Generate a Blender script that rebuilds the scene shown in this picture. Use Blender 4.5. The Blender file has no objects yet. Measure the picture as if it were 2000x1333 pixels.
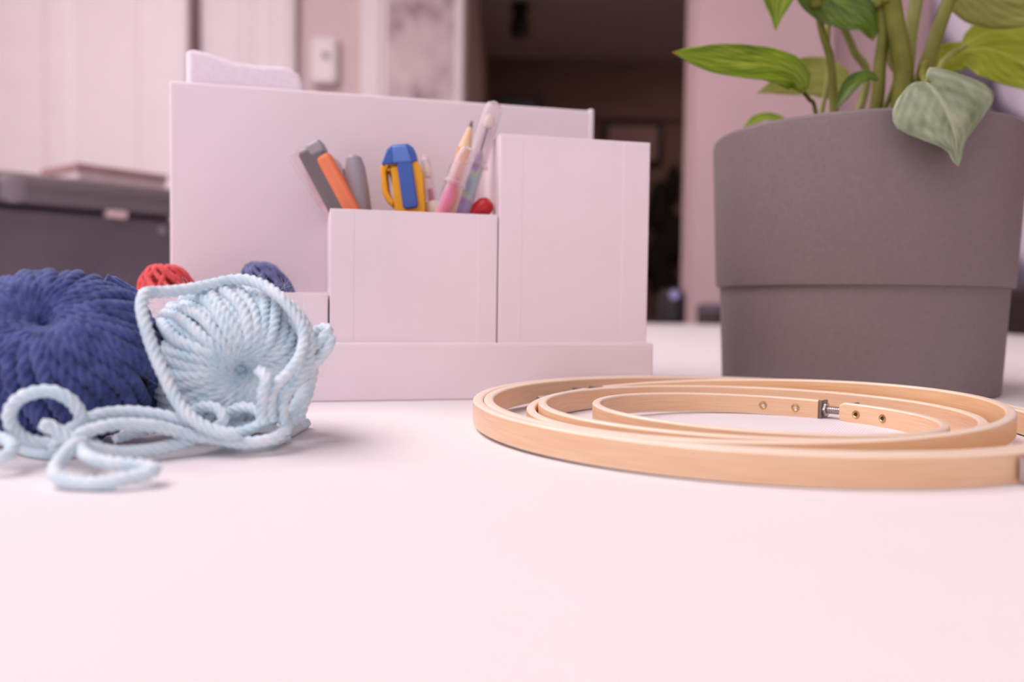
import bpy, math, random
import numpy as np
from mathutils import Vector, Matrix

random.seed(4)
rng = np.random.default_rng(4)
scene = bpy.context.scene
COL = scene.collection
PI = math.pi

# ------------------------------------------------------------------ camera
TZ = 0.750                       # height of the tablecloth surface
EYE = 0.036                      # the lens is 36 mm above the cloth
FPX, PITCH, ROLL = 1623.0, 0.0444, 0.0135
cam_d = bpy.data.cameras.new('camera')
cam_d.sensor_width = 36.0
cam_d.lens = FPX / 2000.0 * 36.0
cam_d.clip_start = 0.01
cam_d.clip_end = 50
cam_d.dof.use_dof = True
cam_d.dof.focus_distance = 0.245
cam_d.dof.aperture_fstop = 8.5
cam = bpy.data.objects.new('camera', cam_d)
COL.objects.link(cam)
fw = Vector((0, math.cos(PITCH), -math.sin(PITCH)))
up = Vector((0, math.sin(PITCH), math.cos(PITCH)))
rt = Vector((1, 0, 0))
r2 = rt * math.cos(ROLL) + up * math.sin(ROLL)
u2 = -rt * math.sin(ROLL) + up * math.cos(ROLL)
cam.matrix_world = Matrix(((r2.x, u2.x, -fw.x, 0), (r2.y, u2.y, -fw.y, 0), (r2.z, u2.z, -fw.z, TZ + EYE), (0, 0, 0, 1)))
scene.camera = cam

# ------------------------------------------------------------------ light
scene.view_settings.view_transform = 'Standard'
scene.view_settings.look = 'None'
scene.view_settings.exposure = 0.19
scene.view_settings.gamma = 1.0
scene.view_settings.use_curve_mapping = False
world = bpy.data.worlds.new('room_ambient')
scene.world = world
world.use_nodes = True
world.node_tree.nodes['Background'].inputs[0].default_value = (1.0, 0.86, 0.915, 1)
world.node_tree.nodes['Background'].inputs[1].default_value = 0.66

def area(name, loc, target, size, power, color):
    l = bpy.data.lights.new(name, 'AREA')
    l.shape = 'RECTANGLE'
    l.size, l.size_y = size
    l.energy = power
    l.color = color
    o = bpy.data.objects.new(name, l)
    COL.objects.link(o)
    o.location = loc
    o.rotation_euler = (Vector(target) - Vector(loc)).to_track_quat('-Z', 'Y').to_euler()
    return o
area('ceiling_lamp_over_table', (-0.62, 0.14, 2.36), (-0.05, 0.3, 0.75), (2.3, 1.7), 47, (1.0, 0.895, 0.93))
area('ceiling_lamp_left', (-1.3, 1.3, 2.36), (-1.5, 2.4, 0.6), (0.7, 0.7), 29, (1.0, 0.88, 0.91))
area('corridor_fill', (1.0, 4.4, 2.38), (1.0, 4.4, 0), (0.3, 0.3), 3.0, (1.0, 0.72, 0.6))  # unseen fill light, added to lift the corridor out of black
scene.cycles.max_bounces = 10
scene.cycles.transparent_max_bounces = 12
scene.cycles.use_denoising = True
scene.cycles.sample_clamp_indirect = 4.0

# ------------------------------------------------------------------ materials
def srgb(c):
    return tuple(((v / 255) / 12.92 if v / 255 <= 0.04045 else ((v / 255 + 0.055) / 1.055) ** 2.4) for v in c) + (1.0,)

class Mat:
    """Small node helper around one Principled material."""
    def __init__(s, name, col, rough=0.6, metal=0.0, spec=0.5):
        s.m = bpy.data.materials.new(name)
        s.m.use_nodes = True
        s.t = s.m.node_tree
        s.n, s.l = s.t.nodes, s.t.links
        s.b = s.n['Principled BSDF']
        s.col = srgb(col)
        s.b.inputs['Base Color'].default_value = s.col
        s.b.inputs['Roughness'].default_value = rough
        s.b.inputs['Metallic'].default_value = metal
        s.b.inputs['Specular IOR Level'].default_value = spec
    def node(s, t, **kw):
        n = s.n.new(t)
        for k, v in kw.items():
            if k in n.inputs: n.inputs[k].default_value = v
            else: setattr(n, k, v)
        return n
    def coord(s, scale=(1, 1, 1), src='Object', rot=(0, 0, 0)):
        tc = s.node('ShaderNodeTexCoord')
        mp = s.node('ShaderNodeMapping')
        mp.inputs['Scale'].default_value = scale
        mp.inputs['Rotation'].default_value = rot
        s.l.new(tc.outputs[src], mp.inputs[0])
        return mp.outputs[0]
    def noise(s, vec, scale=1, detail=3):
        n = s.node('ShaderNodeTexNoise', Scale=scale, Detail=detail)
        s.l.new(vec, n.inputs['Vector'])
        return n.outputs['Fac']
    def ramp(s, fac, stops, interp='LINEAR'):
        r = s.node('ShaderNodeValToRGB')
        r.color_ramp.interpolation = interp
        e = r.color_ramp.elements
        while len(e) < len(stops): e.new(0.5)
        for q, (p, c) in zip(e, stops):
            q.position = p
            q.color = srgb(c)
        s.l.new(fac, r.inputs[0])
        return r.outputs[0]
    def color(s, out): s.l.new(out, s.b.inputs['Base Color'])
    def bump(s, fac, strength=0.3, dist=0.0005):
        b = s.node('ShaderNodeBump', Strength=strength, Distance=dist)
        s.l.new(fac, b.inputs['Height'])
        if s.b.inputs['Normal'].is_linked:
            s.l.new(s.b.inputs['Normal'].links[0].from_socket, b.inputs['Normal'])
        s.l.new(b.outputs[0], s.b.inputs['Normal'])
        return s

def plain(name, col, rough=0.6, metal=0.0, var=6, nscale=40, spec=0.5):
    """Principled with a faint procedural variation of its colour."""
    m = Mat(name, col, rough, metal, spec)
    lo = tuple(max(0, c - var) for c in col)
    hi = tuple(min(255, c + var) for c in col)
    m.color(m.ramp(m.noise(m.coord(), nscale), [(0.3, lo), (0.7, hi)]))
    return m

# cloth: fine woven fabric
m = Mat('white_woven_cloth', (237, 232, 234), 0.9, 0, 0.2)
w1 = m.node('ShaderNodeTexWave', Scale=1.0, Distortion=0.6); w1.bands_direction = 'X'
w2 = m.node('ShaderNodeTexWave', Scale=1.0, Distortion=0.6); w2.bands_direction = 'Y'
v = m.coord((360, 360, 360), rot=(0, 0, 0.5))
m.l.new(v, w1.inputs[0]); m.l.new(v, w2.inputs[0])
mx = m.node('ShaderNodeMath', operation='MULTIPLY')
m.l.new(w1.outputs['Fac'], mx.inputs[0]); m.l.new(w2.outputs['Fac'], mx.inputs[1])
m.bump(m.noise(m.coord((14, 14, 14)), 1.0, 2), 0.35, 0.004)
m.bump(mx.outputs[0], 0.34, 0.0003)
m.bump(m.noise(m.coord((1600, 1600, 1600)), 1.0, 2), 0.3, 0.0002)
M_CLOTH = m.m

m = Mat('lilac_box_paper', (240, 228, 234), 0.62, 0, 0.35)
m.color(m.ramp(m.noise(m.coord((30, 30, 30)), 1, 4), [(0.3, (238, 226, 232)), (0.7, (242, 230, 236))]))
m.bump(m.noise(m.coord((900, 900, 900)), 1.0, 3), 0.18, 0.0002)
M_PAPER = m.m

def bamboo(name, dark, mid, light):
    m = Mat(name, mid, 0.42, 0, 0.5)
    m.b.inputs['Coat Weight'].default_value = 0.45
    m.b.inputs['Coat Roughness'].default_value = 0.3
    v = m.coord((70, 1900, 1), 'UV')
    n1 = m.noise(v, 1.0, 5)
    n2 = m.noise(m.coord((16, 120, 1), 'UV'), 1.0, 3)
    mix = m.node('ShaderNodeMath', operation='ADD'); m.l.new(n1, mix.inputs[0]); m.l.new(n2, mix.inputs[1])
    hl = m.node('ShaderNodeMath', operation='MULTIPLY'); m.l.new(mix.outputs[0], hl.inputs[0]); hl.inputs[1].default_value = 0.5
    m.color(m.ramp(hl.outputs[0], [(0.30, dark), (0.47, mid), (0.68, light)]))
    m.bump(n1, 0.25, 0.0002)
    return m.m
M_BAMBOO = bamboo('pale_bamboo', (220, 174, 134), (231, 190, 151), (239, 207, 172))
M_BAMBOO2 = bamboo('honey_bamboo', (220, 171, 119), (231, 187, 140), (240, 205, 160))
M_LITEDGE = bamboo('lit_bamboo_edge', (240, 212, 182), (249, 229, 205), (253, 240, 224))  # brightness of the lit rim tops put into a paler edge colour
M_STEEL = plain('zinc_steel', (198, 190, 190), 0.36, 1.0, 10, 300).m
M_DARKSTEEL = plain('dull_dark_steel', (150, 140, 138), 0.5, 1.0, 10, 300).m
M_BRASS = plain('brass_eyelet', (205, 170, 115), 0.3, 1.0, 10, 300).m
M_HOLE = plain('eyelet_hole_fill', (60, 44, 36), 0.8).m  # dark brown stands in for the shade inside an eyelet hole
M_LITHOLE = plain('lit_hole', (225, 214, 208), 0.5).m  # pale colour stands in for light seen through an eyelet hole

def yarn(name, dark, light, sheen=0.4):
    m = Mat(name, light, 0.85, 0, 0.25)
    n = m.noise(m.coord((260, 260, 260)), 1.0, 4)
    m.color(m.ramp(n, [(0.3, dark), (0.65, light)]))
    m.bump(m.noise(m.coord((1500, 1500, 1500)), 1.0, 3), 0.5, 0.0004)
    m.b.inputs['Sheen Weight'].default_value = sheen
    m.b.inputs['Sheen Roughness'].default_value = 0.5
    return m.m
M_NAVY = yarn('navy_blue_yarn', (52, 66, 122), (86, 102, 164), 0.25)
M_SKY = yarn('pale_blue_yarn', (202, 232, 246), (232, 245, 252), 0.35)
M_RED = yarn('coral_red_floss', (206, 62, 66), (236, 98, 98), 0.2)
M_DENIM = yarn('denim_blue_floss', (84, 92, 140), (120, 126, 172), 0.2)
M_FELT = plain('white_felt', (240, 230, 240), 0.95, 0, 4, 400, 0.1)
M_FELT.bump(M_FELT.noise(M_FELT.coord((900, 900, 900)), 1, 4), 0.25, 0.0004)
M_FELT = M_FELT.m

m = plain('grey_plastic_pot', (126, 112, 113), 0.55, 0, 3, 500, 0.4)
m.bump(m.noise(m.coord((1400, 1400, 1400)), 1, 3), 0.3, 0.0003)
M_POT = m.m
M_SOIL = plain('dark_soil', (62, 46, 38), 0.95, 0, 16, 200).m
M_STEM = plain('olive_green_stem', (112, 114, 30), 0.5, 0, 12, 90).m
M_STEM2 = plain('pale_green_stem', (150, 154, 78), 0.5, 0, 12, 90).m

def leafmat(name, dark, mid, light, rough=0.42, transl=0.25, vein=0.055):
    m = Mat(name, mid, rough, 0, 0.5)
    v = m.coord((1, 1, 1), 'UV')
    sp = m.node('ShaderNodeSeparateXYZ'); m.l.new(v, sp.inputs[0])
    # midrib and slanting side veins from the leaf's own UV (u across, v along)
    ab = m.node('ShaderNodeMath', operation='ABSOLUTE')
    su = m.node('ShaderNodeMath', operation='SUBTRACT'); m.l.new(sp.outputs[0], su.inputs[0]); su.inputs[1].default_value = 0.5
    m.l.new(su.outputs[0], ab.inputs[0])
    sl = m.node('ShaderNodeMath', operation='MULTIPLY_ADD'); m.l.new(ab.outputs[0], sl.inputs[0]); sl.inputs[1].default_value = -1.1
    m.l.new(sp.outputs[1], sl.inputs[2])
    fr = m.node('ShaderNodeMath', operation='MULTIPLY'); m.l.new(sl.outputs[0], fr.inputs[0]); fr.inputs[1].default_value = 44.0
    si = m.node('ShaderNodeMath', operation='SINE'); m.l.new(fr.outputs[0], si.inputs[0])
    sc = m.node('ShaderNodeMath', operation='MULTIPLY_ADD'); m.l.new(si.outputs[0], sc.inputs[0]); sc.inputs[1].default_value = vein
    no = m.noise(m.coord((5, 3, 1), 'UV'), 1.0, 3)
    m.l.new(no, sc.inputs[2])
    base = m.ramp(sc.outputs[0], [(0.3, dark), (0.52, mid), (0.75, light)])
    rib = m.node('ShaderNodeMapRange'); m.l.new(ab.outputs[0], rib.inputs[0])
    rib.inputs[1].default_value = 0.008; rib.inputs[2].default_value = 0.032; rib.inputs[3].default_value = 0.75; rib.inputs[4].default_value = 0.0
    mc = m.node('ShaderNodeMix', data_type='RGBA'); m.l.new(rib.outputs[0], mc.inputs[0]); m.l.new(base, mc.inputs[6])
    mc.inputs[7].default_value = srgb(light)
    # dry brown tip
    tip = m.node('ShaderNodeMapRange'); m.l.new(sp.outputs[1], tip.inputs[0])
    tip.inputs[1].default_value = 0.965; tip.inputs[2].default_value = 1.0
    mt = m.node('ShaderNodeMix', data_type='RGBA'); m.l.new(tip.outputs[0], mt.inputs[0]); m.l.new(mc.outputs[2], mt.inputs[6])
    mt.inputs[7].default_value = srgb((190, 110, 60))
    m.color(mt.outputs[2])
    m.bump(si.outputs[0], 0.15, 0.0004)
    tr = m.node('ShaderNodeBsdfTranslucent'); m.l.new(mt.outputs[2], tr.inputs[0])
    ms = m.node('ShaderNodeMixShader'); ms.inputs[0].default_value = transl
    m.l.new(m.b.outputs[0], ms.inputs[1]); m.l.new(tr.outputs[0], ms.inputs[2])
    m.l.new(ms.outputs[0], m.n['Material Output'].inputs[0])
    return m.m
M_LEAF = leafmat('fresh_green_leaf', (92, 122, 16), (132, 160, 28), (186, 200, 72))
M_LEAFD = leafmat('deep_green_leaf', (66, 92, 18), (90, 116, 28), (120, 142, 44), transl=0.15)
M_LEAFY = leafmat('yellow_green_leaf', (146, 160, 34), (172, 184, 52), (196, 204, 92), transl=0.35)
M_LEAFP = leafmat('pale_backlit_leaf', (168, 174, 84), (190, 196, 112), (206, 210, 140), transl=0.5)
M_LEAFG = leafmat('grey_green_sheen_leaf', (112, 130, 92), (150, 164, 134), (186, 194, 160), 0.38, 0.08, 0.035)

def clear(name, col=(250, 244, 247), rough=0.08):
    m = Mat(name, col, rough, 0, 0.6)
    tr = m.node('ShaderNodeBsdfTransparent'); tr.inputs[0].default_value = srgb((252, 249, 250))
    lw = m.node('ShaderNodeLayerWeight', Blend=0.35)
    mr = m.node('ShaderNodeMapRange'); m.l.new(lw.outputs['Facing'], mr.inputs[0])
    mr.inputs[3].default_value = 0.07; mr.inputs[4].default_value = 0.6
    ms = m.node('ShaderNodeMixShader'); m.l.new(mr.outputs[0], ms.inputs[0])
    m.l.new(tr.outputs[0], ms.inputs[1]); m.l.new(m.b.outputs[0], ms.inputs[2])
    m.l.new(ms.outputs[0], m.n['Material Output'].inputs[0])
    return m.m
M_CLEAR = clear('clear_plastic')
m = Mat('milky_pink_plastic', (228, 196, 200), 0.4); M_MILK = m.m
M_ORANGE = plain('coral_orange_rubber', (236, 130, 88), 0.5).m
M_GREYPL = plain('warm_grey_plastic', (112, 102, 106), 0.5).m
M_SILVER = plain('silver_grey_plastic', (158, 152, 160), 0.38).m
M_SLATE = plain('slate_grey_plastic', (128, 118, 126), 0.5).m
M_YELLOW = plain('amber_yellow_plastic', (240, 170, 14), 0.45).m
M_BLUE = plain('cobalt_blue_plastic', (60, 96, 178), 0.42).m
M_BLUE2 = plain('light_cobalt_plastic', (92, 126, 206), 0.42).m
M_REDPL = plain('bright_red_plastic', (190, 20, 26), 0.35).m
M_MAROON = plain('maroon_plastic', (120, 40, 46), 0.4).m
M_LILAC = plain('pale_lilac_plastic', (176, 168, 190), 0.4).m
M_WHITEPL = plain('ivory_plastic', (238, 230, 214), 0.4).m
M_PENCIL = plain('tan_pencil_lacquer', (232, 168, 104), 0.45).m
M_WOODTIP = plain('sharpened_wood', (238, 206, 164), 0.7).m
M_LEAD = plain('graphite', (88, 80, 84), 0.5).m
def swirl(name, stops, sc):
    m = Mat(name, (200, 150, 200), 0.4)
    n = m.noise(m.coord((sc, sc, sc * 0.45)), 1.0, 1)
    m.color(m.ramp(n, stops, 'LINEAR'))
    return m.m
M_SWIRL = swirl('pastel_swirl_ink', [(0.30, (150, 178, 200)), (0.42, (164, 120, 190)), (0.5, (180, 196, 170)), (0.6, (140, 168, 190)), (0.7, (176, 120, 180))], 150)
M_PINKINK = swirl('pink_swirl_ink', [(0.3, (206, 126, 196)), (0.45, (226, 120, 150)), (0.6, (228, 104, 112)), (0.75, (190, 120, 190))], 140)

M_WALL = plain('pale_wall_paint', (224, 208, 208), 0.8, 0, 2, 8).m
M_WALLT = plain('taupe_wall_paint', (222, 200, 201), 0.85, 0, 3, 8).m
M_WALLR = plain('mauve_wall_paint', (222, 194, 197), 0.85, 0, 3, 6).m
M_CEIL = plain('ceiling_paint', (235, 225, 225), 0.9).m
M_FLOOR = plain('brown_floor', (120, 92, 80), 0.6, 0, 12, 6).m
M_DOOR = plain('white_door_paint', (242, 232, 236), 0.55, 0, 2, 10).m
M_BROWN = plain('brown_corridor_paint', (142, 112, 102), 0.9, 0, 4, 5).m
m = Mat('mottled_grey_panel', (190, 170, 176), 0.6)
m.color(m.ramp(m.noise(m.coord((9, 9, 6.5)), 1.0, 2), [(0.36, (158, 138, 142)), (0.5, (206, 188, 192)), (0.7, (220, 204, 206))]))
M_MOTTLED = m.m
M_CHEST = plain('charcoal_vinyl', (96, 86, 92), 0.35, 0, 5, 12).m
M_CHESTB = plain('dark_charcoal_vinyl', (92, 82, 92), 0.3, 0, 5, 12).m
M_PINKMETAL = plain('pale_latch_metal', (205, 180, 184), 0.5, 0.2).m
M_TAN = plain('tan_book_board', (176, 140, 140), 0.7).m
M_PAGES = plain('cream_pages', (236, 218, 222), 0.8).m
M_BLACK = plain('black_plastic', (28, 22, 26), 0.35).m
M_LED = plain('pale_blue_light_spot', (150, 150, 200), 0.3).m
M_DARKFAB = plain('dark_brown_fabric', (66, 52, 52), 0.9, 0, 6, 40).m
M_BLACKFAB = plain('black_fabric', (32, 26, 25), 0.9, 0, 6, 20).m
m = Mat('lavender_printed_curtain', (224, 214, 234), 0.85)
wv = m.node('ShaderNodeTexWave', Scale=1.0, Distortion=4.0); wv.inputs['Detail'].default_value = 1.0; wv.inputs['Detail Scale'].default_value = 0.6
m.l.new(m.coord((1.15, 1.15, 1.15), rot=(0, 0.6, 0)), wv.inputs[0])
m.color(m.ramp(wv.outputs['Fac'], [(0.0, (112, 100, 118)), (0.18, (150, 138, 156)), (0.34, (232, 222, 238)), (0.6, (246, 238, 250))]))
M_CURTAIN = m.m

# ------------------------------------------------------------------ mesh helpers (millimetres in, metres out)
K = 0.001
class MB:
    rs = 1.0
    def __init__(s):
        s.v, s.f, s.mi, s.uv = [], [], [], []
        s.cur = 0
    def add(s, verts, faces, uvs=None):
        b = len(s.v)
        s.v += [tuple(p) for p in verts]
        for i, f in enumerate(faces):
            s.f.append(tuple(b + k for k in f))
            s.mi.append(s.cur)
            s.uv.append(uvs[i] if uvs else [(0, 0)] * len(f))
    def box(s, x0, x1, y0, y1, z0, z1):
        s.add([(x, y, z) for z in (z0, z1) for y in (y0, y1) for x in (x0, x1)],
              [(0, 2, 3, 1), (4, 5, 7, 6), (0, 1, 5, 4), (2, 6, 7, 3), (0, 4, 6, 2), (1, 3, 7, 5)])
    def prism(s, poly, axis, a, b):
        """poly: 2-D outline; extruded along axis ('x','y','z') from a to b."""
        def P(p, t):
            return {'y': (p[0], t, p[1]), 'x': (t, p[0], p[1]), 'z': (p[0], p[1], t)}[axis]
        n = len(poly)
        vs = [P(p, a) for p in poly] + [P(p, b) for p in poly]
        fs = [tuple(range(n)), tuple(range(2 * n - 1, n - 1, -1))]
        fs += [(i, i + n, (i + 1) % n + n, (i + 1) % n) for i in range(n)]
        s.add(vs, fs)
    def lathe(s, prof, seg=32, o=(0, 0, 0), axis=(0, 0, 1), caps=True, closed=False):
        """prof: (radius, height) pairs along the axis from o."""
        ax = Vector(axis).normalized()
        q = ax.to_track_quat('Z', 'Y')
        o = Vector(o)
        vs, fs = [], []
        for r, h in prof:
            for k in range(seg):
                a = 2 * PI * k / seg
                vs.append(tuple(o + q @ Vector((r * s.rs * math.cos(a), r * s.rs * math.sin(a), h))))
        n = len(prof)
        for i in range(n if closed else n - 1):
            j = (i + 1) % n
            for k in range(seg):
                fs.append((i * seg + k, i * seg + (k + 1) % seg, j * seg + (k + 1) % seg, j * seg + k))
        if caps and not closed:
            fs.append(tuple(range(seg - 1, -1, -1)))
            fs.append(tuple((n - 1) * seg + k for k in range(seg)))
        s.add(vs, fs)
    def tube(s, path, rad, seg=12, lobes=0, depth=0.22, pitch=5.0, closed=False, taper=None):
        """Sweep a (plied) round section along a polyline."""
        P = np.array(path, float)
        n = len(P)
        T = np.gradient(P, axis=0)
        if closed:
            T = np.roll(P, -1, 0) - np.roll(P, 1, 0)
        T /= np.linalg.norm(T, axis=1)[:, None] + 1e-12
        N = np.zeros_like(P)
        a = np.array([0, 0, 1.0]) if abs(T[0][2]) < 0.9 else np.array([1.0, 0, 0])
        N[0] = a - T[0] * (a @ T[0]); N[0] /= np.linalg.norm(N[0])
        for i in range(1, n):
            v = N[i - 1] - T[i] * (N[i - 1] @ T[i]); N[i] = v / (np.linalg.norm(v) + 1e-12)
        B = np.cross(T, N)
        L = np.r_[0, np.cumsum(np.linalg.norm(np.diff(P, axis=0), axis=1))]
        th = np.arange(seg) * 2 * PI / seg
        R = np.full(n, rad) if taper is None else rad * np.interp(np.linspace(0, 1, n), *zip(*taper))
        if lobes:
            ph = 2 * PI * L / (pitch * lobes)
            ang = lobes * (th[None, :] - ph[:, None])
            rr = R[:, None] * (1 - depth * (1 - np.abs(np.cos(ang / 2)) ** 0.8 * 1.35))
        else:
            rr = np.repeat(R[:, None], seg, 1)
        V = P[:, None, :] + rr[..., None] * (np.cos(th)[None, :, None] * N[:, None, :] + np.sin(th)[None, :, None] * B[:, None, :])
        fs = []
        for i in range(n if closed else n - 1):
            j = (i + 1) % n
            for k in range(seg):
                k2 = (k + 1) % seg
                fs.append((i * seg + k, i * seg + k2, j * seg + k2, j * seg + k))
        if not closed:
            fs.append(tuple(range(seg - 1, -1, -1)))
            fs.append(tuple((n - 1) * seg + k for k in range(seg)))
        s.add(V.reshape(-1, 3).tolist(), fs)
    def ball(s, c, r, seg=24, rings=14):
        rx, ry, rz = r if isinstance(r, (tuple, list)) else (r, r, r)
        vs = [(c[0], c[1], c[2] - rz)]
        for i in range(1, rings):
            t = PI * i / rings
            for k in range(seg):
                a = 2 * PI * k / seg
                vs.append((c[0] + rx * math.sin(t) * math.cos(a), c[1] + ry * math.sin(t) * math.sin(a), c[2] - rz * math.cos(t)))
        vs.append((c[0], c[1], c[2] + rz))
        fs = [(0, 1 + (k + 1) % seg, 1 + k) for k in range(seg)]
        for i in range(rings - 2):
            for k in range(seg):
                a, b = 1 + i * seg + k, 1 + i * seg + (k + 1) % seg
                fs.append((a, b, b + seg, a + seg))
        t = len(vs) - 1
        fs += [(t, t - seg + k, t - seg + (k + 1) % seg) for k in range(seg)]
        s.add(vs, fs)
    def xform(s, M):
        s.v = [tuple(M @ Vector(p)) for p in s.v]
        return s
    def build(s, name, mats, parent=None, smooth=True, bevel=0, seg=2, angle=35, metres=False):
        me = bpy.data.meshes.new(name)
        k = 1.0 if metres else K
        me.from_pydata([(x * k, y * k, z * k) for x, y, z in s.v], [], s.f)
        for mt in (mats if isinstance(mats, (list, tuple)) else [mats]): me.materials.append(mt)
        me.polygons.foreach_set('material_index', s.mi)
        uvl = me.uv_layers.new(name='UVMap')
        uvl.data.foreach_set('uv', [c for f in s.uv for p in f for c in p])
        me.update()
        me.validate()
        o = bpy.data.objects.new(name, me)
        COL.objects.link(o)
        if bevel:
            b = o.modifiers.new('Bevel', 'BEVEL')
            b.width = bevel * k; b.segments = seg; b.limit_method = 'ANGLE'; b.angle_limit = math.radians(40)
        if smooth:
            me.polygons.foreach_set('use_smooth', [True] * len(me.polygons))
            if angle < 180:
                me.set_sharp_from_angle(angle=math.radians(angle))
        if parent is None:
            if not metres: o.location = (0, 0, TZ)
        else:
            o.parent = parent
        return o

def empty(name, loc_mm, rotz=0.0):
    o = bpy.data.objects.new(name, None)
    o.empty_display_size = 0.01
    COL.objects.link(o)
    o.location = (loc_mm[0] * K, loc_mm[1] * K, TZ + loc_mm[2] * K)
    o.rotation_euler = (0, 0, rotz)
    return o
def tag(o, label, cat, group=None, kind=None):
    o['label'] = label
    o['category'] = cat
    if group: o['group'] = group
    if kind: o['kind'] = kind
    return o
def struct(o):
    o['kind'] = 'structure'
    return o
def spot(px, py, depth=None, z=None):
    """Table coordinates (mm) of a sight line at a given distance from the lens plane, or at a given height."""
    X, Y = px - 1000.0, py - 666.5
    c, s_ = math.cos(ROLL), math.sin(ROLL)
    x, y = X * c + Y * s_, -X * s_ + Y * c
    cp, sp = math.cos(PITCH), math.sin(PITCH)
    v = Vector((x, FPX * cp - y * sp, -FPX * sp - y * cp))
    t = depth / v.y if depth is not None else (z - EYE * 1000) / v.z
    return Vector((v.x * t, v.y * t, EYE * 1000 + v.z * t))
def smooth_path(pts, n=60):
    """Catmull-Rom through the points, evenly resampled to n."""
    P = np.array([tuple(p) for p in pts], float)
    Q = np.vstack([2 * P[0] - P[1], P, 2 * P[-1] - P[-2]])
    out = []
    for i in range(1, len(Q) - 2):
        t = np.linspace(0, 1, 24, endpoint=False)[:, None]
        a, b, c, d = Q[i - 1], Q[i], Q[i + 1], Q[i + 2]
        out.append(0.5 * (2 * b + (c - a) * t + (2 * a - 5 * b + 4 * c - d) * t ** 2 + (3 * b - 3 * c + d - a) * t ** 3))
    D = np.vstack(out + [P[-1:]])
    L = np.r_[0, np.cumsum(np.linalg.norm(np.diff(D, axis=0), axis=1))]
    u = np.linspace(0, L[-1], n)
    return np.c_[np.interp(u, L, D[:, 0]), np.interp(u, L, D[:, 1]), np.interp(u, L, D[:, 2])]

# ================================================================== THE ROOM (metres)
def mbox(name, b, mat, parent=None, bevel=0.0):
    q = MB(); q.box(*b)
    return q.build(name, mat, parent, smooth=False, bevel=bevel, metres=True)
struct(mbox('floor', (-3.2, 3.2, -1.2, 6.0, -0.05, 0.0), M_FLOOR))
struct(mbox('ceiling', (-3.2, 3.2, -1.2, 6.0, 2.42, 2.5), M_CEIL))
struct(mbox('wall_left', (-3.2, -3.1, -1.2, 3.2, 0, 2.42), M_WALL))
struct(mbox('wall_right', (3.1, 3.2, -1.2, 6.0, 0, 2.42), M_WALLR))
struct(mbox('wall_back', (-3.1, -0.19, 3.2, 3.3, 0, 2.42), M_WALLT))
# corridor beyond the room
struct(mbox('wall_corridor_left', (-0.29, -0.19, 3.3, 5.6, 0, 2.42), M_WALLT))
struct(mbox('wall_corridor_back', (-0.29, 3.1, 5.6, 5.7, 0, 2.42), M_BROWN))
struct(mbox('trim_1', (-0.19, 3.1, 5.55, 5.6, 2.02, 2.12), M_BROWN))
# partition to the right of the dark opening, then the wall set back behind it
struct(mbox('wall_partition', (0.515, 0.90, 2.40, 2.55, 0, 2.42), M_WALLR))
struct(mbox('wall_window_side', (0.90, 3.1, 2.52, 2.62, 0, 2.42), M_WALLR))
# two white panelled doors with a shaded gap between them
def panel_door(name, x0, x1, y, stiles):
    q = MB()
    q.box(x0, x1, y, y + 0.04, 0.01, 2.05)
    for a, b in stiles:
        q.prism([(a, y), (a + 0.03, y - 0.009), (b - 0.03, y - 0.009), (b, y)], 'z', 0.012, 2.048)
    return struct(q.build(name, M_DOOR, None, smooth=False, bevel=0.004, metres=True))
panel_door('door_1', -2.05, -1.18, 3.02, [(-1.70, -1.58), (-1.37, -1.185)])
panel_door('door_2', -1.175, -0.825, 3.14, [(-1.04, -0.97), (-0.92, -0.83)])
struct(mbox('trim_2', (-0.585, -0.505, 3.165, 3.2, 0, 2.1), M_DOOR, None, 0.006))
q = MB(); q.box(-0.505, -0.20, 3.175, 3.2, 0.01, 2.08)
d3 = struct(q.build('door_3', M_DOOR, None, smooth=False, bevel=0.004, metres=True))
mbox('mottled_panel', (-0.485, -0.235, 3.170, 3.176, 0.35, 1.95), M_MOTTLED, d3)  # grey tones mottled at random over the panel

# thermostat / entry-phone on the wall, its shadow below built as a brown block
t = empty('wall_intercom', (0, 0, 0))
t.location = (-0.72, 3.2, 1.62)
q = MB(); q.box(-0.052, 0.052, -0.05, 0, -0.02, 0.16); q.build('housing', M_DOOR, t, smooth=False, bevel=0.02, seg=3, metres=True)
q = MB(); q.lathe([(0.014, 0), (0.014, 0.006), (0.008, 0.009)], 20, (0.01, -0.05, 0.085), (0, -1, 0)); q.build('dial', M_SILVER, t, metres=True)
q = MB(); q.box(-0.048, 0.03, -0.03, 0, -0.11, -0.05); q.build('shadow_block', M_BROWN, t, smooth=False, bevel=0.01, metres=True)  # brown block in place of the shadow under the housing
tag(t, 'white wall intercom with a small grey dial on the taupe wall', 'intercom')

# charcoal hard case standing at the back of the table, on the left
CY = 0.80
cp_ = Vector((-0.600, 0.962, 0.0))
ch = bpy.data.objects.new('hard_case', None); COL.objects.link(ch)
ch.location = (cp_.x, cp_.y, TZ); ch.rotation_euler = (0, 0, CY)
q = MB(); q.box(-0.30, 0.42, 0.012, 0.26, 0.001, 0.143); q.build('body', M_CHESTB, ch, smooth=False, bevel=0.006, seg=3, metres=True)
q = MB(); q.prism([(0.006, 0.147), (0.26, 0.147), (0.262, 0.185), (0.03, 0.187), (0.010, 0.181), (0.0, 0.165)], 'x', -0.305, 0.425)
q.build('lid', M_CHEST, ch, smooth=True, bevel=0.005, seg=3, metres=True)
for i, x in enumerate((0.127, 0.210)):
    q = MB(); q.box(x, x + 0.026, 0.002, 0.016, 0.139, 0.149); q.build('latch', M_PINKMETAL, ch, smooth=False, bevel=0.002, metres=True)
q = MB(); q.lathe([(0.006, 0), (0.006, 0.003), (0.004, 0.005)], 16, (0.20, 0.012, 0.128), (0, -1, 0)); q.build('rivet', M_SLATE, ch, metres=True)
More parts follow.
